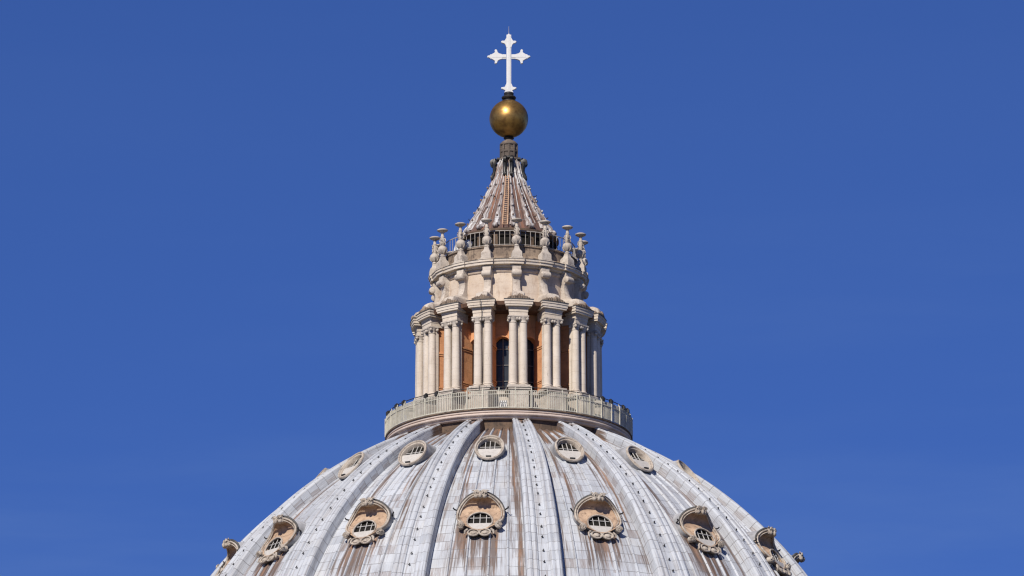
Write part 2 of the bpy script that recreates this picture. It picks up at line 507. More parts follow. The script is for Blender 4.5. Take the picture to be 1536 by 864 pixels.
# rib with two rolled shoulders and a sunk middle band
def rib_mesh():
    mb = MB(); mb.stain = []
    sec = [(-.545, -1.05), (-.54, -.50), (-.535, -.06), (-.50, .03), (-.43, .09), (-.36, .06), (-.34, .0), (-.30, .03), (-.24, .05), (-.18, .0),
           (-.155, -.09), (-.06, -.10), (0, -.10)]
    sec = sec + [(-a, b) for a, b in reversed(sec[:-1])]
    n = 90
    a_s, a_e = AL_TOP - 2.2, A1
    acc = 0
    cum = [0.0]
    for k in range(1, len(sec)):
        cum.append(cum[-1] + math.hypot(sec[k][0] - sec[k - 1][0], sec[k][1] - sec[k - 1][1]))
    for i in range(n + 1):
        al = a_s + (a_e - a_s) * i / n
        r, z, nr, nz = dome_pt(al, 0)
        w = 0.51 + 0.074 * r
        for k, (a, b) in enumerate(sec):
            nn = Vector((0, -nr, nz))
            b2 = b * (0.55 + 0.025 * r) if b > -.3 else (b if b < -.6 else b)
            p = Vector((a * w, -r, z + DZ)) + nn * b2
            mb.v.append(tuple(p)); mb.uv[len(mb.v) - 1] = (cum[k] * 1.8, arc_of(al))
            mb.stain.append(0.75 * (1 - sstep(arc_of(al) - S_TOP, 0.0, 1.2)) + (0.55 if abs(a) > .538 else (0.22 if abs(a) > .52 or abs(a) < .1 else 0.0)))  # stain below the gallery; rib sides darkened as painted shade plus dirt
    ns = len(sec)
    for i in range(n):
        for k in range(ns - 1):
            a = i * ns + k
            mb.f.append((a, a + ns, a + ns + 1, a + 1))
    mb.f.append(tuple(range(ns)))
    return mb
rib0 = None
ribs = []
for az in RIBS_F:
    if rib0 is None:
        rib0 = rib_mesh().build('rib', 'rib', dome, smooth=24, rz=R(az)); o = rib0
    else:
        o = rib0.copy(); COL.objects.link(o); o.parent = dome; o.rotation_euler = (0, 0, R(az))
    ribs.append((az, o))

# climbing irons up the middle of every rib (hooks on the outside of the dome)
def hook_shape(mb, r, z, nr, nz, M_=None, az=0.0):
    tilt = Matrix.Rotation(R(az), 3, 'Z')
    nn = Vector((0, -nr, nz)); up = Vector((0, nz, nr))
    base = Vector((0, -r, z + DZ))
    a = base - nn * 0.12
    def T(v): return tilt @ v
    mb.tube([T(a), T(a + nn * 0.22), T(a + nn * 0.24 + up * .03), T(a + nn * 0.22 + up * 0.10)], [0.03, 0.028, 0.032, 0.03], 5)
    mb.tube([T(a + nn * .21 + Vector((-.09, 0, 0))), T(a + nn * .21 + Vector((.03, 0, 0)))], 0.03, 5)
hook_als = []
s = S_TOP + 0.4
i = 0
while s < arc[-1] - 3:
    al = A0 + (A1 - A0) * next(j for j in range(NS + 1) if arc[j] >= s) / NS
    hook_als.append(al); s += 1.05
spots = []
for az, ribo in ribs:
    if not front(az, 100): continue
    for al in hook_als:
        r, z, nr, nz = dome_pt(al, -0.1)
        if z < 100.0: continue
        spots.append((abs(az) * 0.4 - (al) * 0.5, az, al))
spots.sort()
protos = {}
stuffmb = MB()
for q, (_, az, al) in enumerate(spots):
    r, z, nr, nz = dome_pt(al, -0.1)
    if q < 100:
        if al not in protos:
            mb = MB(); hook_shape(mb, r, z, nr, nz)
            o = mb.build('climbing_iron', 'iron', dome, smooth=50, rz=R(az)); protos[al] = o
        else:
            o = protos[al].copy(); COL.objects.link(o); o.parent = dome; o.rotation_euler = (0, 0, R(az))
    else:
        hook_shape(stuffmb, r, z, nr, nz, az=az)
if stuffmb.v:
    o = stuffmb.build('climbing_iron', 'iron', dome, smooth=50)
    o['kind'] = 'stuff'

# -------- small round dormer
def small_dormer():
    r, z, nr, nz = dome_pt(AL_S, DH)
    O = Vector((0, -r, z + DZ))
    e = R(37)
    U = Vector((0, math.sin(e), math.cos(e))); N = Vector((0, -math.cos(e), math.sin(e))); X = Vector((1, 0, 0))
    O = O + N * 0.42
    ax, aq = 0.95, 1.20
    def P(a, kx, kq, d=0.0):
        return O + X * (ax * kx * math.cos(a)) + U * (aq * kq * math.sin(a)) + N * d
    n = 40
    mb = MB()
    ang = [2 * PI * i / n for i in range(n)]
    back = Vector((0, 1, 0))
    mb.grid([[P(a, 1.0, 1.0) + back * 2.4 for a in ang], [P(a, 1.0, 1.0, -.03) for a in ang], [P(a, .9, .9, -.03) for a in ang]], close_v=True, flip=True)
    part = mb.build('dormer_window', 'batten', dome, smooth=50)
    mb = MB()
    rows = [[P(a, 1.02, 1.02, -.05) for a in ang],
            [P(a, 1.00, 1.00, 0.05) for a in ang],
            [P(a, .93, .94, 0.08) for a in ang],
            [P(a, .88, .90, 0.05) for a in ang],
            [P(a, .87, .89, -.02) for a in ang],
            [P(a, .82, .84, -.02) for a in ang],
            [P(a, .79, .81, -.06) for a in ang],
            [P(a, .78, .80, -.55) for a in ang]]
    mb.grid(rows, close_v=True, flip=True)
    sub(part, mb.build('frame', 'frame', part, smooth=50))
    # pane: upright disc segment in the upper half, set back
    z0 = 0.00
    def seg(lo, hi, d, kx, kq, m=14):
        pts = []
        for i in range(m + 1):
            a = lo + (hi - lo) * i / m
            pts.append(P(a, kx, kq, d))
        return pts
    mb = MB()
    pts = seg(0.02, PI - .02, -0.34, .80, .82)
    mb.add(pts, [tuple(range(len(pts)))])
    sub(part, mb.build('pane', 'void', part, smooth=0))
    mb = MB()
    pts = seg(PI + 0.0, 2 * PI, -0.12, .79, .81)
    top = [P(PI, .79, 0, -0.33), P(0, .79, 0, -0.33)]
    o = mb.add(pts + [top[1] + U * .0, top[0]], [tuple(range(len(pts))), ])
    L = len(pts)
    mb.f.append((o + 0, o + L - 1, o + L, o + L + 1))
    sub(part, mb.build('sill', 'sill', part, smooth=0))
    mb = MB()
    for gx in (-.30, .0, .30):
        hh = math.sqrt(max(0, 1 - (gx / (ax * .79)) ** 2)) * aq * .80
        a = O + X * gx + N * -.28
        mb.tube([a + U * 0.0, a + U * hh], 0.028, 5)
    a = O + N * -.28 + U * 0.34
    mb.tube([a - X * .68, a + X * .68], 0.026, 5)
    a = O + N * -.24 + U * 0.01
    mb.tube([a - X * .68, a + X * .68], 0.03, 5)
    sub(part, mb.build('grille', 'grille', part, smooth=50))
    mb = MB()
    a = P(-PI / 2, 0, .80, 0.05)
    mb.box(a, (.34, .10, .09))
    sub(part, mb.build('drain_spout', 'iron', part, smooth=0))
    return part
sd = small_dormer()
for i, az in enumerate(BAYS_F):
    if i == 0: sd.rotation_euler = (0, 0, R(az))
    else: dup(sd, dome, R(az))

# -------- large hooded dormer
def large_dormer():
    r, z, nr, nz = dome_pt(AL_L, DH)
    O = Vector((0, -r, z + DZ))
    slope = nz / nr                                            # dy per dz of the covering
    n = 56
    ang = [2 * PI * i / n - PI / 2 for i in range(n)]
    def rim(a, k=1.0):
        s_, c_ = math.sin(a), math.cos(a)
        lowk = sstep(-s_, 0.25, 0.95)
        rx, rz = 1.42 - 0.45 * lowk, (1.42 if s_ > 0 else 1.08)
        x, zz = rx * c_ * k, 0.12 + rz * s_ * k
        up = max(0.0, s_) ** 2.6
        return Vector((x, slope * zz - (0.22 + 1.08 * up), zz))
    def oval(a, kx=1.0, d=0.0):
        x, zz = 0.78 * math.cos(a) * kx, -0.34 + 0.62 * math.sin(a) * kx
        return Vector((x, -0.62 + 0.50 * (zz + .42) - d, zz))
    mb = MB()
    mb.grid([[O + Vector((rim(a, 1.05).x, slope * rim(a, 1.05).z + 0.5, rim(a, 1.05).z)) for a in ang],
             [O + rim(a, 1.05) for a in ang],
             [O + rim(a, 1.00) + Vector((0, -.02, 0)) for a in ang]], close_v=True)
    part = mb.build('dormer_window', 'batten', dome, smooth=50)
    fix_normals(part)
    mb = MB()
    rows = [[O + rim(a, 1.06) + Vector((0, .06, 0)) for a in ang],
            [O + rim(a, 1.05) + Vector((0, -.07, 0)) for a in ang],
            [O + rim(a, 0.99) + Vector((0, -.07, 0)) for a in ang]]
    m = 9
    for i in range(m + 1):
        k = i / m
        row = []
        for a in ang:
            p, q = rim(a, 0.97), oval(a)
            v = p.lerp(q, k)
            up = max(0.0, math.sin(a))
            y = p.y + (q.y - p.y) * math.sin(k * PI / 2)
            y += 0.62 * math.sin(k * PI) ** 0.8 * up ** 0.8
            y = min(y, slope * v.z - 0.04)
            row.append(O + Vector((v.x, y, v.z)))
        rows.append(row)
    rows.append([O + oval(a, 0.98, -0.25) for a in ang])
    mb.grid(rows, close_v=True, flip=False)
    o = mb.build('niche', 'niche', part, smooth=50)
    fix_normals(o); sub(part, o)
    # moulded rim of the hood
    mb = MB()
    arcn = 40
    pts = [O + rim(R(-38) + (R(218) - R(-38)) * i / arcn, 1.03) + Vector((0, -.09, 0)) for i in range(arcn + 1)]
    mb.tube(pts, 0.066, 8)
    pts = [O + rim(R(-30) + (R(210) - R(-30)) * i / arcn, 0.93) + Vector((0, -.04, 0)) for i in range(arcn + 1)]
    mb.tube(pts, 0.045, 6)
    sub(part, mb.build('hood_moulding', 'frame', part, smooth=60))
    mb = MB()
    pts = [O + rim(R(8) + R(164) * i / 30, 1.09) + Vector((0, -.05, 0)) for i in range(31)]
    mb.tube(pts, [0.03 + 0.075 * math.sin(PI * i / 30) for i in range(31)], 8)
    sub(part, mb.build('hood_flashing', 'flashing', part, smooth=60))
    for sgn in (-1, 1):
        mb = MB()
        c = O + Vector((sgn * 1.18, slope * -.66 - .36, -0.66))
        pts = []
        for i in range(30):
            a = i / 29 * 2.2 * 2 * PI
            rr = 0.22 - 0.17 * i / 29
            pts.append(c + Vector((sgn * rr * math.cos(a), -.04 * i / 29, rr * math.sin(a) * .95)))
        mb.tube(pts, 0.055, 6)
        mb.disc_y(c + Vector((0, .16, 0)), 0.19, 0.40, 16)
        sub(part, mb.build('scroll', 'frame', part, smooth=60))
    # oval frame, pane, grille, sill
    mb = MB()
    mb.tube([O + oval(a, 1.02, 0.03) for a in ang], 0.06, 6, closed=True)
    sub(part, mb.build('frame', 'frame', part, smooth=60))
    mb = MB()
    cut = R(-14)
    up_pts = [O + oval(cut + (PI - 2 * cut) * i / 24, 0.98, -0.14) for i in range(25)]
    mb.add(up_pts, [tuple(range(25))])
    sub(part, mb.build('pane', 'void', part, smooth=0))
    mb = MB()
    lo = [O + oval(PI - cut + (PI + 2 * cut) * i / 20, 0.98, 0.05) for i in range(21)]
    bk = [p + Vector((0, 0.0, 0)) for p in lo]
    tops = [O + oval(PI - cut, .98, -.13), O + oval(cut, .98, -.13)]
    o = mb.add(lo + tops, [tuple(range(21))])
    mb.f.append((o, o + 20, o + 22, o + 21))
    sub(part, mb.build('sill', 'sill', part, smooth=0))
    mb = MB()
    for gx in (-.40, 0.0, .40):
        sa = math.sqrt(1 - (gx / .80) ** 2)
        pa, pb = -0.34 - .15, -0.34 + .60 * sa
        f = lambda zz: O + Vector((gx, -0.62 + 0.50 * (zz + .42) + .07, zz))
        mb.tube([f(pa), f(pb)], 0.028, 5)
    for zz, hw in ((-0.09, .70), (-.49, .76)):
        c = O + Vector((0, -0.62 + 0.50 * (zz + .42) + .06, zz))
        mb.tube([c - Vector((hw, 0, 0)), c + Vector((hw, 0, 0))], 0.028, 5)
    sub(part, mb.build('grille', 'grille', part, smooth=60))
    CY0 = rim(PI / 2).y
    # crown ornament: a knotted shell between two curls
    mb = MB()
    for sgn in (-1, 1):
        c = O + Vector((sgn * 0.20, CY0 - .22, 1.54))
        pts = []
        for i in range(22):
            a = i / 21 * 1.6 * 2 * PI
            rr = 0.19 - 0.13 * i / 21
            pts.append(c + Vector((sgn * rr * math.cos(a), -.02 - .03 * i / 21, rr * math.sin(a))))
        mb.tube(pts, 0.06, 6)
        mb.lathe([(0.02, -.14), (.10, -.10), (.15, 0.0), (.11, .10), (.04, .14)], 8, tuple(c + Vector((sgn * .06, .04, -.20))))
        mb.tube([c + Vector((sgn * .1, .1, .12)), c + Vector((sgn * .22, .10, .20)), c + Vector((sgn * .34, .06, .16))], [.06, .05, .03], 6)
    mb.box(O + Vector((0, CY0 + .05, 1.46)), (.78, .55, .34))
    mb.lathe([(0.02, -.22), (.09, -.15), (.12, 0.0), (.05, .12)], 8, tuple(O + Vector((0, CY0 - .32, 1.40))))
    sub(part, mb.build('crown_ornament', 'frame', part, smooth=50))
    # pendant of two lobes below the sill
    mb = MB()
    for sgn in (-1, 1):
        zc_ = -1.16
        c = O + Vector((sgn * .36, slope * zc_ - 0.20, zc_))
        tl = lambda x, zz: c + Vector((x, slope * .75 * zz, zz))
        ring = [tl(.34 * math.cos(a), .23 * math.sin(a)) for a in ang]
        mb.tube(ring, 0.055, 6, closed=True)
        rows = [[tl(.34 * k * math.cos(a), .23 * k * math.sin(a)) + Vector((0, d, 0)) for a in ang] for k, d in ((1.0, .85), (1.0, .04), (.75, .10), (.45, -.02), (.15, -.05))]
        o = mb.grid(rows, close_v=True)
        mb.f.append(tuple(o + 4 * n + i for i in range(n)))
        mb.tube([O + Vector((sgn * .74, slope * -.95 - .22, -.93)), O + Vector((sgn * .88, slope * -1.10 - .2, -1.06)), O + Vector((sgn * .92, slope * -1.30 - .12, -1.28))], [.08, .08, .03], 6)
    sub(part, mb.build('pendant', 'frame', part, smooth=50))
    for sgn in (-1, 1):
        mb = MB()
        c = O + Vector((sgn * 1.58, slope * .62 - .45, 0.62))
        mb.tube([c + Vector((-sgn * .15, .45, -.02)), c + Vector((sgn * .10, 0, 0)), c + Vector((sgn * .16, -.02, .10))], .05, 5)
        sub(part, mb.build('lamp_hook', 'iron', part, smooth=50))
    return part
ld = large_dormer()
for i, az in enumerate(BAYS_F):
    if i == 0: ld.rotation_euler = (0, 0, R(az))
    else: dup(ld, dome, R(az))

# drum that carries the dome (below the picture)
mb = MB()
mb.lathe([(27.5, -90), (27.5, -50), (24.5, -50), (24.5, -9), (26.0, -8.5), (26.0, -7.2), (24.9, -7.0), (24.9, 0.8)], 96)
mb.build('drum', 'travertine', dome, smooth=30)

# ------------------------------------------------------------------ lantern
LZ = 115.0
lantern = empty('lantern', (0, 0, LZ))
tag(lantern, 'tall round stone lantern with paired columns and orange inner walls on top of dome', 'lantern')
def Lp(prof): return [(r, z - LZ) for r, z in prof]

# brown masonry collar between the ribs, then the gallery slab with its moulding
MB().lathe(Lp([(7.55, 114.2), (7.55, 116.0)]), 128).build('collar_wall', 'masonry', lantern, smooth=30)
mb = MB(); mb.lathe(Lp([(7.0, 115.94), (7.78, 115.94), (7.84, 116.00), (7.86, 116.08), (7.95, 116.10), (8.01, 116.14), (8.03, 116.20), (8.01, 116.26), (7.95, 116.29), (7.97, 116.31), (8.02, 116.34), (8.02, 116.44), (7.6, 116.44)]), 160)
mb.build('gallery_moulding', 'pink', lantern, smooth=50)
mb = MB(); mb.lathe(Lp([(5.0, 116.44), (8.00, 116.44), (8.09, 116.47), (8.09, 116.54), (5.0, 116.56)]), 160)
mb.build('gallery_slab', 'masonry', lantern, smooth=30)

# stylobate and core
mb = MB(); mb.lathe(Lp([(5.3, 116.55), (5.3, 118.1), (5.45, 118.15), (5.45, 118.36), (4.2, 118.38)]), 96)
mb.build('stylobate', 'worn', lantern, smooth=30)

WALL_R = 4.42
WH = 0.575                                                     # half width of the arched openings
def core_wall():
    """round wall with an arched hole in every bay; a grid whose cells inside an arch are left out, edges fitted to the arch"""
    mb = MB()
    zb, zs, zt = 118.55 - LZ, 121.72 - LZ, 124.1 - LZ
    half = R(11.25)
    wa = WH / WALL_R
    for az in BAYS:
        if not front(az, 125): continue
        def pt(a, z, r=WALL_R):
            aa = R(az) + a
            return (r * math.sin(aa), -r * math.cos(aa), z)
        n = 14
        arch = [(-wa, zb), (-wa, zs)] + [(-wa * math.cos(PI * i / n), zs + WH * math.sin(PI * i / n)) for i in range(1, n)] + [(wa, zs), (wa, zb)]
        # left and right strips
        for (a0, a1) in ((-half, -wa), (wa, half)):
            mb.grid([[pt(a0 + (a1 - a0) * i / 3, z) for i in range(4)] for z in (zb - .4, zb, zs, zt)], flip=False)
        mb.grid([[pt(-wa + 2 * wa * i / 6, z) for i in range(7)] for z in (zb - .4, zb)])
        top = [(-wa * math.cos(PI * i / n), zt) for i in range(n + 1)]
        low = [(-wa * math.cos(PI * i / n), zs + WH * math.sin(PI * i / n)) for i in range(n + 1)]
        mb.grid([[pt(*p) for p in low], [pt(*p) for p in top]])
        # reveal
        mb.grid([[pt(a, z) for a, z in arch], [pt(a, z, WALL_R - .62) for a, z in arch]])
        # raised surround and impost
        for r0 in (0,):
            outer = [(-wa * 1.22, zb), (-wa * 1.22, zs)] + [(-wa * 1.22 * math.cos(PI * i / n), zs + WH * 1.22 * math.sin(PI * i / n)) for i in range(1, n)] + [(wa * 1.22, zs), (wa * 1.22, zb)]
            mb.grid([[pt(a, z, WALL_R - .02) for a, z in outer], [pt(a, z, WALL_R + .07) for a, z in outer], [pt(a * .98, z, WALL_R + .07) for a, z in arch], [pt(a, z, WALL_R) for a, z in arch]])
    o = mb.build('core_wall', 'plaster', lantern, smooth=30)
    fix_normals(o)
core_wall()
MB().lathe(Lp([(3.7, 118.2), (3.7, 118.5)]), 64).build('core_plinth', 'worn', lantern, smooth=30)

def win_mesh():
    mb = MB()
    zb, zs = 118.55 - LZ, 121.72 - LZ
    r = WALL_R - 0.52
    pts = [(-WH - .02, -r, zb), (WH + .02, -r, zb), (WH + .02, -r, zs)] + [((WH + .02) * math.cos(PI * i / 14), -r, zs + (WH + .02) * math.sin(PI * i / 14)) for i in range(1, 14)] + [(-WH - .02, -r, zs)]
    b = [(x, y + .05, z) for x, y, z in pts]
    o = mb.add(pts + b, [tuple(range(len(pts)))])
    w = mb.build('arched_window', 'glass', lantern, smooth=0)
    mb = MB()
    y = -r - .04
    for gx in (-.46, 0.0, .46):
        mb.box((gx, y, (zb + zs) / 2 + (.15 if gx else .28)), (.04 if gx else .07, .04, zs - zb + (.3 if gx else .55)))
    for k in range(1, 4):
        z = zb + k * 1.08 - .22
        mb.box((0, y - .01, z), (2 * WH, .04, .045))
    sub(w, mb.build('grille', 'mullion', w, smooth=0))
    return w
w0 = win_mesh()
for i, az in enumerate(BAYS_F):
    if i == 0: w0.rotation_euler = (0, 0, R(az))
    else: dup(w0, lantern, R(az))

# radial pier behind each pair, orange plaster with impost bands, pale pilaster in front
def pier_mesh():
    mb = MB()
    z0, z1 = 118.37 - LZ, 123.4 - LZ
    mb.box((0, -4.88, (z0 + z1) / 2), (.84, 1.20, z1 - z0))
    for z, h, e in ((121.55, .10, .07), (121.42, .08, .04), (119.25, .10, .06), (119.12, .07, .03), (118.5, .26, .06)):
        mb.box((0, -4.87, z - LZ), (.84 + 2 * e, 1.18, h))
    p = mb.build('pier', 'plaster', lantern, smooth=0)
    mb = MB()
    mb.box((0, -5.60, (z0 + z1) / 2), (1.06, .22, z1 - z0))
    sub(p, mb.build('pilaster', 'shaft', p, smooth=0))
    return p
pier0 = pier_mesh()

def column_mesh(x):
    rc = 5.86
    mb = MB()
    H0, H1 = 118.80 - LZ, 122.80 - LZ
    prof = []
    for i in range(9):
        k = i / 8
        prof.append((0.275 - 0.032 * k ** 1.6, H0 + (H1 - H0) * k))
    mb.lathe(prof, 24, (x, -rc, 0))
    c = mb.build('column', 'shaft', lantern, smooth=50)
    mb = MB()
    mb.lathe([(.36, 118.55 - LZ), (.38, 118.59 - LZ), (.37, 118.64 - LZ), (.31, 118.67 - LZ), (.30, 118.71 - LZ), (.33, 118.74 - LZ), (.32, 118.79 - LZ), (.262, 118.82 - LZ)], 24, (x, -rc, 0))
    sub(c, mb.build('column_base', 'shaft', c, smooth=40))
    mb = MB()
    mb.lathe([(.232, H1 - .02), (.27, H1 + .02), (.25, H1 + .06), (.25, H1 + .18), (.31, H1 + .30), (.33, H1 + .36)], 24, (x, -rc, 0))
    for sgn in (-1, 1):
        for fy in (-1, 1):
            cc = (x + sgn * .26, -rc + fy * .24, H1 + .25)
            mb.lathe([(0.01, -.11), (.07, -.09), (.11, 0), (.07, .09), (.01, .11)], 10, cc)
    for fy in (-1,):
        mb.lathe([(0.01, -.07), (.06, 0), (.01, .07)], 8, (x, -rc - .27, H1 + .36))
    mb.box((x, -rc, H1 + .42), (.68, .66, .09))
    mb.box((x, -rc, H1 + .36), (.60, .58, .05))
    sub(c, mb.build('capital', 'worn', c, smooth=50))
    return c
colL, colR = column_mesh(-.34), column_mesh(.34)

def sector(mb, r0, r1, z0, z1, w, rr=None):
    """block whose front follows the round of the building; w = width at the front"""
    ha = w / 2 / (rr or r1)
    n = 8
    rows = []
    for (r, z) in ((r0, z0), (r1, z0), (r1, z1), (r0, z1)):
        rows.append([(r * math.sin(-ha + 2 * ha * i / n), -r * math.cos(-ha + 2 * ha * i / n), z) for i in range(n + 1)])
    o = mb.grid(rows, close_u=True)
    m = n + 1
    mb.f.append((o, o + m, o + 2 * m, o + 3 * m)); mb.f.append((o + n, o + 3 * m + n, o + 2 * m + n, o + m + n))

def entab_mesh():
    mb = MB()
    z = lambda q: q - LZ
    # pedestal is separate; this is the block above a pair: architrave, frieze, cornice
    for (w, r1, a, b) in ((1.22, 6.12, 123.25, 123.52), (1.27, 6.15, 123.52, 123.73), (1.33, 6.19, 123.73, 123.86), (1.74, 6.38, 123.86, 123.98), (1.86, 6.42, 123.98, 124.17), (1.94, 6.46, 124.17, 124.28)):
        sector(mb, 4.85, r1, z(a), z(b), w)
    fl = MB(); sector(fl, 4.8, 6.49, z(124.28), z(124.33), 1.98)
    e = mb.build('entablature_block', 'travertine', lantern, smooth=0)
    sub(e, fl.build('flashing', 'flashing', e, smooth=0))
    return e
ent0 = entab_mesh()

def ped_mesh():
    mb = MB()
    z = lambda q: q - LZ
    mb.box((0, -6.02, z(117.35)), (1.18, 1.30, 1.65))
    mb.box((0, -6.04, z(118.22)), (1.45, 1.42, .10))
    mb.box((0, -6.02, z(118.33)), (1.62, 1.50, .11))
    mb.box((0, -6.00, z(118.455)), (1.44, 1.20, .14))
    return mb.build('pedestal', 'worn', lantern, smooth=0)
ped0 = ped_mesh()

def console_mesh():
    """scrolled buttress: small curl at the top, long sweep down and out to a bigger curl"""
    mb = MB()
    z = lambda q: q - LZ
    path = [(4.62, 126.64), (5.00, 126.64), (5.16, 126.54), (5.16, 126.38), (5.02, 126.26), (4.88, 126.12), (4.84, 125.85),
            (4.90, 125.55), (5.02, 125.30), (5.22, 125.10), (5.52, 125.00), (5.84, 124.97), (6.10, 124.86), (6.26, 124.64), (6.24, 124.42)]
    top = [(r, zz) for r, zz in path]
    ws = [.26, .29, .31, .30, .27, .25, .24, .24, .25, .27, .30, .33, .36, .36, .32]
    rows = []
    for (r, zz), w in zip(top, ws):
        rows.append([(-w, -4.3, z(zz)), (-w, -r, z(zz)), (-w * .55, -r - .05, z(zz) + .02), (w * .55, -r - .05, z(zz) + .02), (w, -r, z(zz)), (w, -4.3, z(zz))])
    mb.grid(rows, flip=True)
    # curls
    def curl(r, zz, rad, w):
        n = 18
        rws = []
        for xx, k in ((-w - .05, .35), (-w - .05, .6), (-w, .98), (-w * .6, 1.05), (w * .6, 1.05), (w, .98), (w + .05, .6), (w + .05, .35)):
            rws.append([(xx, -r + rad * k * math.cos(2 * PI * i / n), z(zz) + rad * k * math.sin(2 * PI * i / n)) for i in range(n)])
        o = mb.grid(rws, close_v=True, flip=True)
        mb.f.append(tuple(o + i for i in range(n))); mb.f.append(tuple(o + 7 * n + i for i in reversed(range(n))))
    curl(5.06, 126.44, .21, .29)
    curl(5.98, 124.62, .27, .37)
    # leaf bed and weathered block the foot stands on
    foot = MB()
    foot.box((0, -5.55, z(124.38)), (1.25, 1.26, .11))
    rl = random.Random(5)
    for i in range(9):
        x = -.60 + i * .15
        hh = .34 + .12 * rl.random() - .38 * abs(x)
        foot.lathe([(.09, 0), (.13, hh * .35), (.11, hh * .6), (.06, hh * .85), (.01, hh)], 7, (x, -6.16 + .07 * rl.random() + abs(x) * .12, z(124.38)))
        foot.lathe([(.10, 0), (.12, hh * .5), (.02, hh * .8)], 7, (x + .05, -6.34 + abs(x) * .1, z(124.36)))
    mb.box((0, -4.80, z(126.78)), (.56, .50, .26))
    o = mb.build('console', 'console', lantern, smooth=45)
    fix_normals(o)
    sub(o, foot.build('leaf_bed', 'ledge', o, smooth=45))
    return o
con0 = console_mesh()

for i, az in enumerate(RIBS_F):
    for pr in (pier0, colL, colR, ent0, ped0, con0):
        if i == 0: pr.rotation_euler = (0, 0, R(az))
        else: dup(pr, lantern, R(az))

# bay entablature, attic wall, upper cornice with breaks
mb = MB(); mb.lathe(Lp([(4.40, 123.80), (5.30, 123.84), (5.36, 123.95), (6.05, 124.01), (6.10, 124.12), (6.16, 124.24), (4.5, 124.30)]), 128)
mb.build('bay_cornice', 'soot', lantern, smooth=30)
mb = MB(); mb.lathe(Lp([(4.60, 124.20), (4.95, 124.24), (4.95, 124.46), (4.60, 124.52), (4.55, 126.60), (4.62, 126.63), (4.66, 126.70), (4.66, 126.76), (4.60, 126.80), (4.60, 127.0)]), 128)
mb.build('attic_wall', 'attic', lantern, smooth=30)
mb = MB(); mb.lathe(Lp([(4.5, 126.90), (4.74, 126.91), (4.78, 127.03), (5.08, 127.05), (5.10, 127.20), (5.16, 127.23), (5.18, 127.35), (4.2, 127.39)]), 128)
mb.build('upper_cornice', 'travertine', lantern, smooth=30)
def cbreak():
    mb = MB()
    z = lambda q: q - LZ
    for (w, r1, a, b) in ((.74, 4.92, 126.88, 127.03), (.92, 5.19, 127.03, 127.205), (1.00, 5.26, 127.205, 127.355), (1.06, 5.30, 127.355, 127.395)):
        sector(mb, 4.3, r1, z(a), z(b), w)
    return mb.build('cornice_block', 'travertine', lantern, smooth=0)
mb = MB(); mb.lathe(Lp([(4.3, 127.385), (5.20, 127.36), (5.21, 127.385), (4.3, 127.43)]), 128)
mb.build('flashing', 'flashing', lantern, smooth=30)
cb = cbreak()
for i, az in enumerate(RIBS_F):
    if i == 0: cb.rotation_euler = (0, 0, R(az))
    else: dup(cb, lantern, R(az))
# terrace ledge and the low wall under the spire with its dark openings
mb = MB(); mb.lathe(Lp([(4.72, 127.38), (4.66, 127.60), (4.50, 127.75), (4.50, 128.30), (4.58, 128.36), (4.58, 128.44), (3.0, 128.46)]), 128)
mb.build('terrace_ledge', 'ledge', lantern, smooth=30)
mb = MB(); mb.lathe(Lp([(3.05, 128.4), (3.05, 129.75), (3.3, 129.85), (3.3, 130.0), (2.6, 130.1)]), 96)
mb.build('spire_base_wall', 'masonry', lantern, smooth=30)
op = None
for az in BAYS_F:
    if op is None:
        b = MB()
        b.add([(-.34, -3.09, 128.6 - LZ), (.34, -3.09, 128.6 - LZ), (.34, -3.09, 129.5 - LZ), (-.34, -3.09, 129.5 - LZ)], [(0, 1, 2, 3)])
        b.box((-.38, -3.12, 129.05 - LZ), (.08, .12, 1.0)); b.box((.38, -3.12, 129.05 - LZ), (.08, .12, 1.0)); b.box((0, -3.12, 129.55 - LZ), (.9, .14, .10))
        op = b.build('terrace_hatch', 'void', lantern, smooth=0); o = op
    else:
        o = op.copy(); COL.objects.link(o); o.parent = lantern
    o.rotation_euler = (0, 0, R(az))

# ------------------------------------------------------------------ gallery railing
GZ = 116.56
rail = empty('gallery_railing', (0, 0, GZ))
tag(rail, 'cream painted railing of close upright bars round the platform below the columns', 'railing')
NB = 396
RG = 8.05
mb = MB()
bar0 = None
order = sorted(range(NB), key=lambda i: abs(((i * 360.0 / NB + 180) % 360) - 180))
stuff = MB()
def bar_shape(mb, a=0.0):
    m = Matrix.Rotation(R(a), 3, 'Z')
    c = m @ Vector((0, -RG, .60))
    mb.box(c, (.034, .05, 1.16), m)
cnt = 0
for i in order:
    a = i * 360.0 / NB
    if cnt < 100:
        if bar0 is None:
            b = MB(); bar_shape(b); bar0 = b.build('baluster', 'railing', rail, smooth=0); o = bar0
        else:
            o = bar0.copy(); COL.objects.link(o); o.parent = rail
        o.rotation_euler = (0, 0, R(a))
    else:
        bar_shape(stuff, a)
    cnt += 1
o = stuff.build('baluster', 'railing', rail, smooth=0); o['kind'] = 'stuff'
ringpts = lambda r, z, n=160: [cyl(r, 360 * k / n, z) for k in range(n)]
MB().tube(ringpts(RG, 1.18), .022, 6, closed=True).build('top_rail', 'railing', rail, smooth=60)
MB().tube(ringpts(RG + .03, .93), .022, 6, closed=True).build('middle_rail', 'railing', rail, smooth=60)
MB().tube(ringpts(RG, .05), .035, 6, closed=True).build('bottom_rail', 'railing', rail, smooth=60)
MB().tube(ringpts(RG - .06, 1.40), .028, 6, closed=True).build('hand_rail', 'iron', rail, smooth=60)
post = None
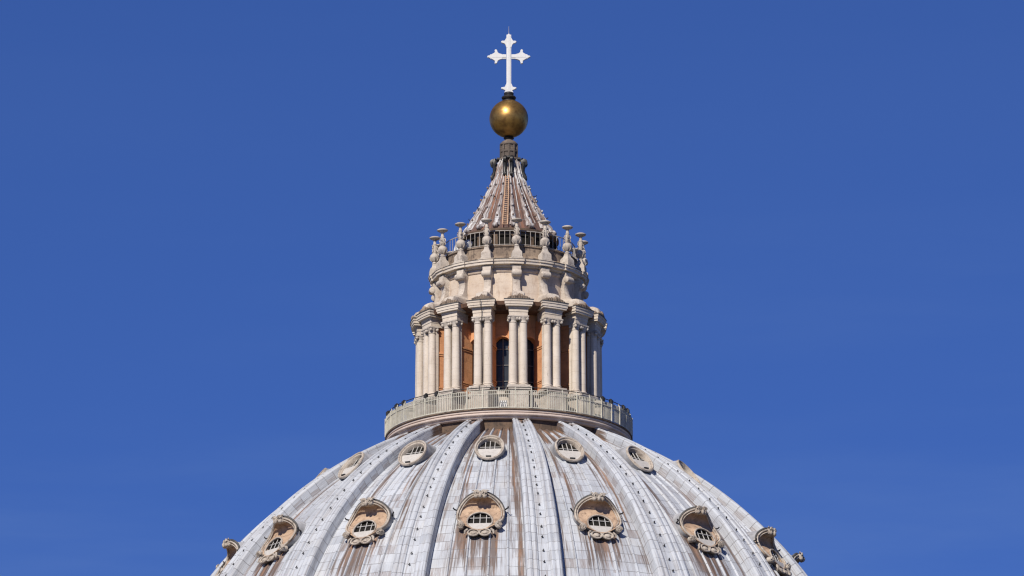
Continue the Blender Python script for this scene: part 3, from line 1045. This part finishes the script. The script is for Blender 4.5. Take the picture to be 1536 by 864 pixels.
for k in range(48):
    a = 3.0 + k * 7.5
    if not front(a, 130): continue
    if post is None:
        b = MB(); b.box((0, -RG - .04, .62), (.052, .07, 1.22)); b.tube([(0, -RG, 1.2), (0, -RG + .06, 1.40)], .03, 6)
        post = b.build('rail_post', 'railing', rail, smooth=0); o = post
    else:
        o = post.copy(); COL.objects.link(o); o.parent = rail
    o.rotation_euler = (0, 0, R(a))
clamp = None
for a in (-79.6, -65.4, -58.1, -41.9, -35.5, 49.4, 55.7, 68.3, 74.6):
    if clamp is None:
        b = MB(); b.box((0, -RG + .02, 1.31), (.20, .22, .22)); b.lathe([(.09, -.02), (.12, .08), (.06, .14)], 10, (0, -RG + .06, 1.38))
        clamp = b.build('rail_clamp', 'iron', rail, smooth=40); o = clamp
    else:
        o = clamp.copy(); COL.objects.link(o); o.parent = rail
    o.rotation_euler = (0, 0, R(a))

# ------------------------------------------------------------------ terrace railing
tr = empty('terrace_railing', (0, 0, 128.45))
tag(tr, 'thin pale iron railing round the terrace at the foot of the spire', 'railing')
RT = 4.36
b0 = None
for k in range(80):
    if b0 is None:
        b = MB(); b.tube([(0, -RT, 0), (0, -RT, 1.02)], .021, 6); b0 = b.build('baluster', 'terr_rail', tr, smooth=60); o = b0
    else:
        o = b0.copy(); COL.objects.link(o); o.parent = tr
    o.rotation_euler = (0, 0, R(k * 4.5 + 1))
MB().tube(ringpts(RT, 1.03, 96), .03, 6, closed=True).build('top_rail', 'terr_rail', tr, smooth=60)
MB().tube(ringpts(RT, .10, 96), .022, 6, closed=True).build('bottom_rail', 'terr_rail', tr, smooth=60)

# ------------------------------------------------------------------ stone candelabra
def candelabrum():
    root = empty('stone_candelabrum')
    mb = MB()
    mb.lathe([(.36, 0), (.36, .08), (.33, .10), (.32, .42), (.28, .50), (.19, .62), (.145, .78), (.14, .86)], 32, square=True)
    mb.build('plinth', 'worn', root, smooth=40)
    mb = MB()
    mb.lathe([(.13, .84), (.18, .90), (.15, .95), (.12, 1.0), (.19, 1.06), (.28, 1.18), (.315, 1.32), (.30, 1.44), (.22, 1.54), (.14, 1.59), (.18, 1.63), (.18, 1.67), (.12, 1.70)], 24)
    for k in range(8):
        a = R(45 * k)
        mb.tube([(.16 * math.sin(a), .16 * math.cos(a), 1.04), (.27 * math.sin(a), .27 * math.cos(a), 1.16), (.32 * math.sin(a), .32 * math.cos(a), 1.30)], [.03, .05, .02], 5)
    mb.build('urn', 'worn', root, smooth=45)
    mb = MB()
    mb.lathe([(.12, 1.68), (.16, 1.76), (.13, 1.88), (.16, 1.98), (.13, 2.08), (.12, 2.14), (.150, 2.20), (.10, 2.26), (.09, 2.42), (.12, 2.52)], 20)
    for k in range(4):
        a = R(45 + 90 * k)
        p = lambda r, z: (r * math.sin(a), r * math.cos(a), z)
        mb.tube([p(.12, 2.10), p(.19, 2.06), p(.22, 1.94), p(.15, 1.84), p(.21, 1.74), p(.22, 1.66)], [.025, .035, .04, .035, .035, .025], 6)
    mb.build('stem', 'worn', root, smooth=45)
    mb = MB()
    mb.lathe([(.10, 2.50), (.20, 2.53), (.33, 2.60), (.365, 2.65), (.355, 2.68), (.28, 2.72), (.14, 2.75), (.02, 2.76)], 28)
    mb.build('dish', 'worn', root, smooth=60)
    return root
def tree_copy(o):
    c = o.copy(); COL.objects.link(c)
    for ch in o.children:
        d = ch.copy(); COL.objects.link(d); d.parent = c
    return c
CL = {
    -84.1: 'stone candelabrum at the left edge of the terrace, lowest and leftmost one against the sky',
    -61.6: 'tall stone candelabrum second from the left, rising against blue sky',
    -39.1: 'stone candelabrum third from the left, left of the spire foot with railing behind',
    -16.6: 'stone candelabrum in front of the spire just left of its rusty ladder',
    5.9: 'stone candelabrum in front of the spire just right of its rusty ladder',
    28.4: 'stone candelabrum before the right edge of the spire foot',
    50.9: 'stone candelabrum right of the spire with its dish against blue sky',
    73.4: 'stone candelabrum on the right edge of the terrace, rightmost one standing in front',
    95.9: 'shaded stone candelabrum mostly hidden behind the rightmost one',
    -106.6: 'stone candelabrum mostly hidden behind the leftmost one',
    118.4: 'half hidden stone candelabrum on the far right side of the terrace, behind the railing',
    -129.1: 'half hidden stone candelabrum on the far left side of the terrace, behind the railing',
}
cproto = None
bpy.context.view_layer.update()
for az, lab in CL.items():
    if cproto is None:
        cproto = candelabrum(); o = cproto
    else:
        o = tree_copy(cproto)
    o.location = cyl(4.92, az, 127.40)
    o.rotation_euler = (R(random.uniform(-1.2, 1.2)), R(random.uniform(-1.2, 1.2)), R(az + random.uniform(-3, 3)))
    tag(o, lab, 'candelabrum', 'stone candelabra round the terrace')

# ------------------------------------------------------------------ spire
SZ = 130.0
spire = empty('spire', (0, 0, SZ))
tag(spire, 'conical lead spire with white flutes and rusty brown streaks, topped by a dark collar', 'spire')
sp = [(135.62, .60), (135.15, .76), (134.35, .97), (133.5, 1.30), (132.78, 1.66), (131.93, 2.07), (131.08, 2.50), (130.5, 2.85), (130.1, 3.12), (129.95, 3.25)]
sp = [(z - SZ, r) for z, r in sp]
def spr(z):
    for (z1, r1), (z0, r0) in zip(sp, sp[1:]):
        if z0 <= z <= z1: return r0 + (r1 - r0) * (z - z0) / (z1 - z0)
    return sp[0][1] if z > sp[0][0] else sp[-1][1]
mb = MB()
NSP = 96
zs_ = [sp[-1][0] + (sp[0][0] - sp[-1][0]) * i / 40 for i in range(41)]
for i, z in enumerate(zs_):
    for j in range(NSP + 1):
        az = 360 * j / NSP
        mb.v.append(tuple(cyl(spr(z) - .06, az, z))); mb.uv[len(mb.v) - 1] = (R(az) * 3.2, -z)
for i in range(40):
    for j in range(NSP):
        a = i * (NSP + 1) + j
        mb.f.append((a, a + 1, a + NSP + 2, a + NSP + 1))
mb.build('spire_shell', 'spire', spire, smooth=40)
def spire_rib():
    mb = MB()
    n = 44
    for i in range(n + 1):
        z = 0.30 + (sp[0][0] - 0.30) * i / n
        r = spr(z)
        fl = 1 - sstep(z, 0.30, 2.2)
        w = (0.052 * r + 0.035) * (1 + .35 * fl) * (1 + .10 * math.sin(z * 7.3) + .08 * math.sin(z * 17.1))
        h = (0.10 + 0.05 * r + .05 * fl) * (1 + .14 * math.sin(z * 9.7 + 1))
        for k in range(9):
            a = PI * k / 8
            mb.v.append((-w * math.cos(a), -(r - .08) - h * math.sin(a), z)); mb.uv[len(mb.v) - 1] = (k * .12, -z)
    for i in range(n):
        for k in range(8):
            a = i * 9 + k
            mb.f.append((a, a + 1, a + 10, a + 9))
    for zk in (1.05, 1.85, 2.75, 3.6):
        o = len(mb.v)
        mb.lathe([(.01, -.09), (.06, -.05), (.075, .02), (.04, .08), (.01, .10)], 7, (0, -(spr(zk) + .09 + .045 * spr(zk)), zk))
        for q in range(o, len(mb.v)): mb.uv[q] = (mb.v[q][0], -mb.v[q][2])
    # scrolled foot
    r = spr(.3)
    nn = 14
    rws = []
    for xx, q in ((-.17, .5), (-.15, 1), (.15, 1), (.17, .5)):
        rws.append([(xx, -r - .10 + .17 * q * math.cos(2 * PI * i / nn), .28 + .17 * q * math.sin(2 * PI * i / nn)) for i in range(nn)])
    o = mb.grid(rws, close_v=True, flip=True)
    for q in range(4 * nn): mb.uv[o + q] = (mb.v[o + q][0], -mb.v[o + q][2])
    mb.f.append(tuple(o + i for i in range(nn))); mb.f.append(tuple(o + 3 * nn + i for i in reversed(range(nn))))
    return mb
sr0 = None
for az in sorted(RIBS, key=abs):
    if sr0 is None:
        sr0 = spire_rib().build('spire_rib', 'spire_rib', spire, smooth=50); o = sr0
    else:
        o = sr0.copy(); COL.objects.link(o); o.parent = spire
    o.rotation_euler = (0, 0, R(az))
# thin secondary rolls in the middle of each bay
sr1 = None
for az in sorted([a for a in BAYS], key=abs):
    if sr1 is None:
        mb = MB()
        pts = [(0, -(spr(.6 + 4.6 * i / 24) - .05), .6 + 4.6 * i / 24) for i in range(25)]
        mb.tube(pts, .045, 6)
        for q in range(len(mb.v)): mb.uv[q] = (mb.v[q][0] * 2, -mb.v[q][2])
        sr1 = mb.build('batten', 'spire_rib', spire, smooth=60); o = sr1
    else:
        o = sr1.copy(); COL.objects.link(o); o.parent = spire
    o.rotation_euler = (0, 0, R(az))
# collar
mb = MB()
mb.lathe([(.60, 5.45), (.68, 5.52), (.66, 5.62), (.56, 5.70), (.55, 6.0), (.60, 6.05), (.60, 6.14), (.53, 6.20), (.53, 6.50), (.60, 6.56), (.60, 6.66), (.52, 6.74), (.42, 6.84), (.30, 6.90), (.20, 6.98), (.20, 7.2)], 40)
for k in range(10):
    a = R(36 * k)
    mb.box((.57 * math.sin(a), -.57 * math.cos(a), 6.12), (.10, .10, .8), Matrix.Rotation(a, 3, 'Z'))
mb.build('collar', 'collar', spire, smooth=40)
def bracket():
    mb = MB()
    z0, z1 = 4.25, 5.55
    for x in (-.22, .22):
        pts = [(x, -(spr(z1) + .22), z1 + .02), (x, -(spr(5.3) + .32), 5.30), (x, -(spr(5.0) + .14), 5.0), (x, -(spr(4.7) + .06), 4.7), (x, -(spr(4.4) + .08), 4.40), (x, -(spr(4.25) + .06), 4.22)]
        mb.tube(pts, [.13, .14, .12, .11, .14, .11], 8)
        n = 14
        for (zz, rr, off) in ((5.34, .23, .32), (4.32, .15, .08)):
            rws = []
            for xx, q in ((-.10, .6), (-.08, 1), (.08, 1), (.10, .6)):
                rws.append([(x + xx, -(spr(zz) + off) + rr * q * math.cos(2 * PI * i / n), zz + rr * q * math.sin(2 * PI * i / n)) for i in range(n)])
            o = mb.grid(rws, close_v=True, flip=True)
            mb.f.append(tuple(o + i for i in range(n))); mb.f.append(tuple(o + 3 * n + i for i in reversed(range(n))))
    mb.box((0, -.66, 5.60), (.66, .26, .12))
    return mb
br0 = None
for az in (-2.5, 87.5, -92.5, 177.5):
    if br0 is None:
        br0 = bracket().build('bracket', 'patina', spire, smooth=45); o = br0
    else:
        o = br0.copy(); COL.objects.link(o); o.parent = spire
    o.rotation_euler = (0, 0, R(az))
# ladder
mb = MB()
zz = [0.2 + i * .33 for i in range(13)]
def lp(x, z, d=.24): return (x, -(spr(z) + d), z)
for s_ in (-1, 1):
    mb.tube([lp(s_ * (.175 - .006 * i), z) for i, z in enumerate(zz)], .034, 5)
for i in range(0, 25):
    z = .25 + i * .165
    if z < zz[-1]: mb.tube([lp(-.15, z), lp(.15, z)], .026, 5)
lad = mb.build('ladder', 'rust', spire, smooth=50)
lad.rotation_euler = (0, 0, R(-4.5))
# hooks sticking out of the spire edges
hk = None
for az, z in ((-85, 3.0), (88, 3.05), (86, 1.5), (-60, 1.9), (-30, 2.6), (62, 2.4), (30, 2.2), (-88, 1.4), (40, 1.1), (-40, 1.2)):
    b = MB(); b.tube([(0, -(spr(z) - .05), z), (0, -(spr(z) + .28), z), (0, -(spr(z) + .30), z + .10)], .028, 5)
    o = b.build('hook', 'iron', spire, smooth=50); o.rotation_euler = (0, 0, R(az))

# ------------------------------------------------------------------ ball and cross
ball = empty('golden_ball', (0, 0, 137.13))
tag(ball, 'large gilded bronze ball above the spire, under the white cross', 'ball')
mb = MB()
nr_ = 48
mb.lathe([(max(1e-3, 1.285 * math.sin(PI * i / nr_)), 1.285 - 1.285 * math.cos(PI * i / nr_)) for i in range(nr_ + 1)], 72)
mb.build('sphere_shell', 'gold', ball, smooth=60)
MB().lathe([(.35, -.08), (.30, .02), (.24, .09), (.34, .13), (.30, .16)], 32).build('lower_neck', 'patina', ball, smooth=45)
MB().lathe([(.50, 2.42), (.50, 2.50), (.42, 2.54), (.36, 2.60), (.46, 2.66), (.49, 2.74), (.44, 2.82), (.34, 2.86), (.30, 2.92), (.33, 2.98), (.32, 3.08), (.24, 3.12)], 36).build('upper_neck', 'patina', ball, smooth=45)

CZ = 140.22
cross = empty('cross', (0, 0, CZ))
tag(cross, 'tall white cross with trefoil tips standing on the golden ball', 'cross')
CY = 2.50                                                      # height of the arms above the foot
mb = MB()
mb.box((0, 0, 2.02), (.31, .16, 4.0)); mb.box((0, -.09, 2.02), (.17, .06, 3.9))
mb.build('upright', 'white', cross, smooth=0)
for s_ in (-1, 1):
    mb = MB(); mb.box((s_ * .70, 0, CY), (1.06, .15, .31)); mb.box((s_ * .64, -.085, CY), (.94, .05, .16)); mb.build('arm', 'white', cross, smooth=0)
def tip(direction):
    """pointed lobed end; drawn pointing up, then turned"""
    mb = MB()
    out = [(-.16, -.10), (-.22, .10), (-.30, .20), (-.40, .22), (-.47, .27), (-.47, .35), (-.40, .38), (-.30, .37), (-.24, .44), (-.16, .58), (-.10, .64), (-.09, .72), (-.03, .82), (0, .84)]
    out = out + [(-a, b) for a, b in reversed(out[:-1])]
    n = len(out)
    a = {'up': 0, 'left': 90, 'right': -90}[direction]
    m = Matrix.Rotation(R(-a), 3, 'Y')
    fr = [m @ Vector((x, -.10, z)) for x, z in out]; bk = [m @ Vector((x, .10, z)) for x, z in out]
    mb.add(fr + bk, [tuple(range(n)), tuple(reversed(range(n, 2 * n)))] + [(i, i + n, (i + 1) % n + n, (i + 1) % n) for i in range(n)])
    for x, z in ((-.43, .31), (.43, .31), (0, .80)):
        c = m @ Vector((x, 0, z))
        mb.lathe([(.01, -.095), (.07, -.06), (.095, 0), (.07, .06), (.01, .095)], 10, tuple(c))
    return mb
o = tip('up').build('tip', 'white', cross, smooth=0, loc=(0, 0, 3.22)); fix_normals(o)
o = tip('left').build('tip', 'white', cross, smooth=0, loc=(-.55, 0, CY)); fix_normals(o)
o = tip('right').build('tip', 'white', cross, smooth=0, loc=(.55, 0, CY)); fix_normals(o)
mb = MB()
out = [(-.20, -.16), (-.30, .0), (-.22, .16), (-.40, .24), (-.47, .30), (-.44, .37), (-.34, .38), (-.26, .40), (-.17, .62)]
out = out + [(-a, b) for a, b in reversed(out)]
n = len(out)
mb.add([(x, -.10, z) for x, z in out] + [(x, .10, z) for x, z in out], [tuple(range(n)), tuple(reversed(range(n, 2 * n)))] + [(i, i + n, (i + 1) % n + n, (i + 1) % n) for i in range(n)])
for s_ in (-1, 1):
    mb.lathe([(.01, -.085), (.07, -.05), (.085, 0), (.07, .05), (.01, .085)], 10, (s_ * .44, 0, .31))
o = mb.build('foot', 'white', cross, smooth=0); fix_normals(o)
MB().tube([(0, 0, 4.0), (0, 0, 4.62)], [.022, .012], 5).build('lightning_rod', 'terr_rail', cross, smooth=60)

# ------------------------------------------------------------------ lightning cable and lamps
mb = MB()
az = -16.6
pts = [(4.98, 127.5), (5.38, 127.35), (5.38, 127.0), (4.75, 126.7), (5.32, 126.4)]
pts = [(6.62, 124.32), (6.62, 124.0), (6.50, 123.9), (6.26, 123.6), (6.24, 123.3), (6.25, 122.9), (5.98, 122.7), (5.90, 121.5), (5.90, 120.0), (5.92, 118.9), (6.30, 118.6), (6.84, 118.4), (6.84, 117.9)]
mb.tube([cyl(r, az + .3, z - 117.5) for r, z in pts], .022, 5)
cab = mb.build('lightning_cable', 'iron', None, loc=(0, 0, 117.5), smooth=60)
tag(cab, 'thin dark lightning cable running down the column pair left of centre', 'cable')
def lamp(r, az, z, sc, label):
    root = empty('floodlight', cyl(r, az, z)); root.rotation_euler = (0, 0, R(az))
    tag(root, label, 'floodlight', 'white floodlights on the terraces')
    mb = MB(); mb.box((0, 0, .36 * sc), (.46 * sc, .26 * sc, .44 * sc), Matrix.Rotation(R(-18), 3, 'X')); mb.build('housing', 'white', root, smooth=0)
    mb = MB(); mb.box((0, 0, .03), (.30 * sc, .2 * sc, .05)); mb.box((-.26 * sc, 0, .18 * sc), (.03, .06, .34 * sc)); mb.box((.26 * sc, 0, .18 * sc), (.03, .06, .34 * sc)); mb.build('bracket', 'terr_rail', root, smooth=0)
lamp(4.05, -55, 128.46, 1.1, 'white floodlight behind the terrace railing, nearest to the left edge')
lamp(3.95, -44, 128.46, 1.25, 'white floodlight behind the terrace railing, close left of the third candelabrum from the left')
lamp(7.45, -2.6, 116.56, 1.05, 'white floodlight behind the gallery bars between the two middle column pairs')
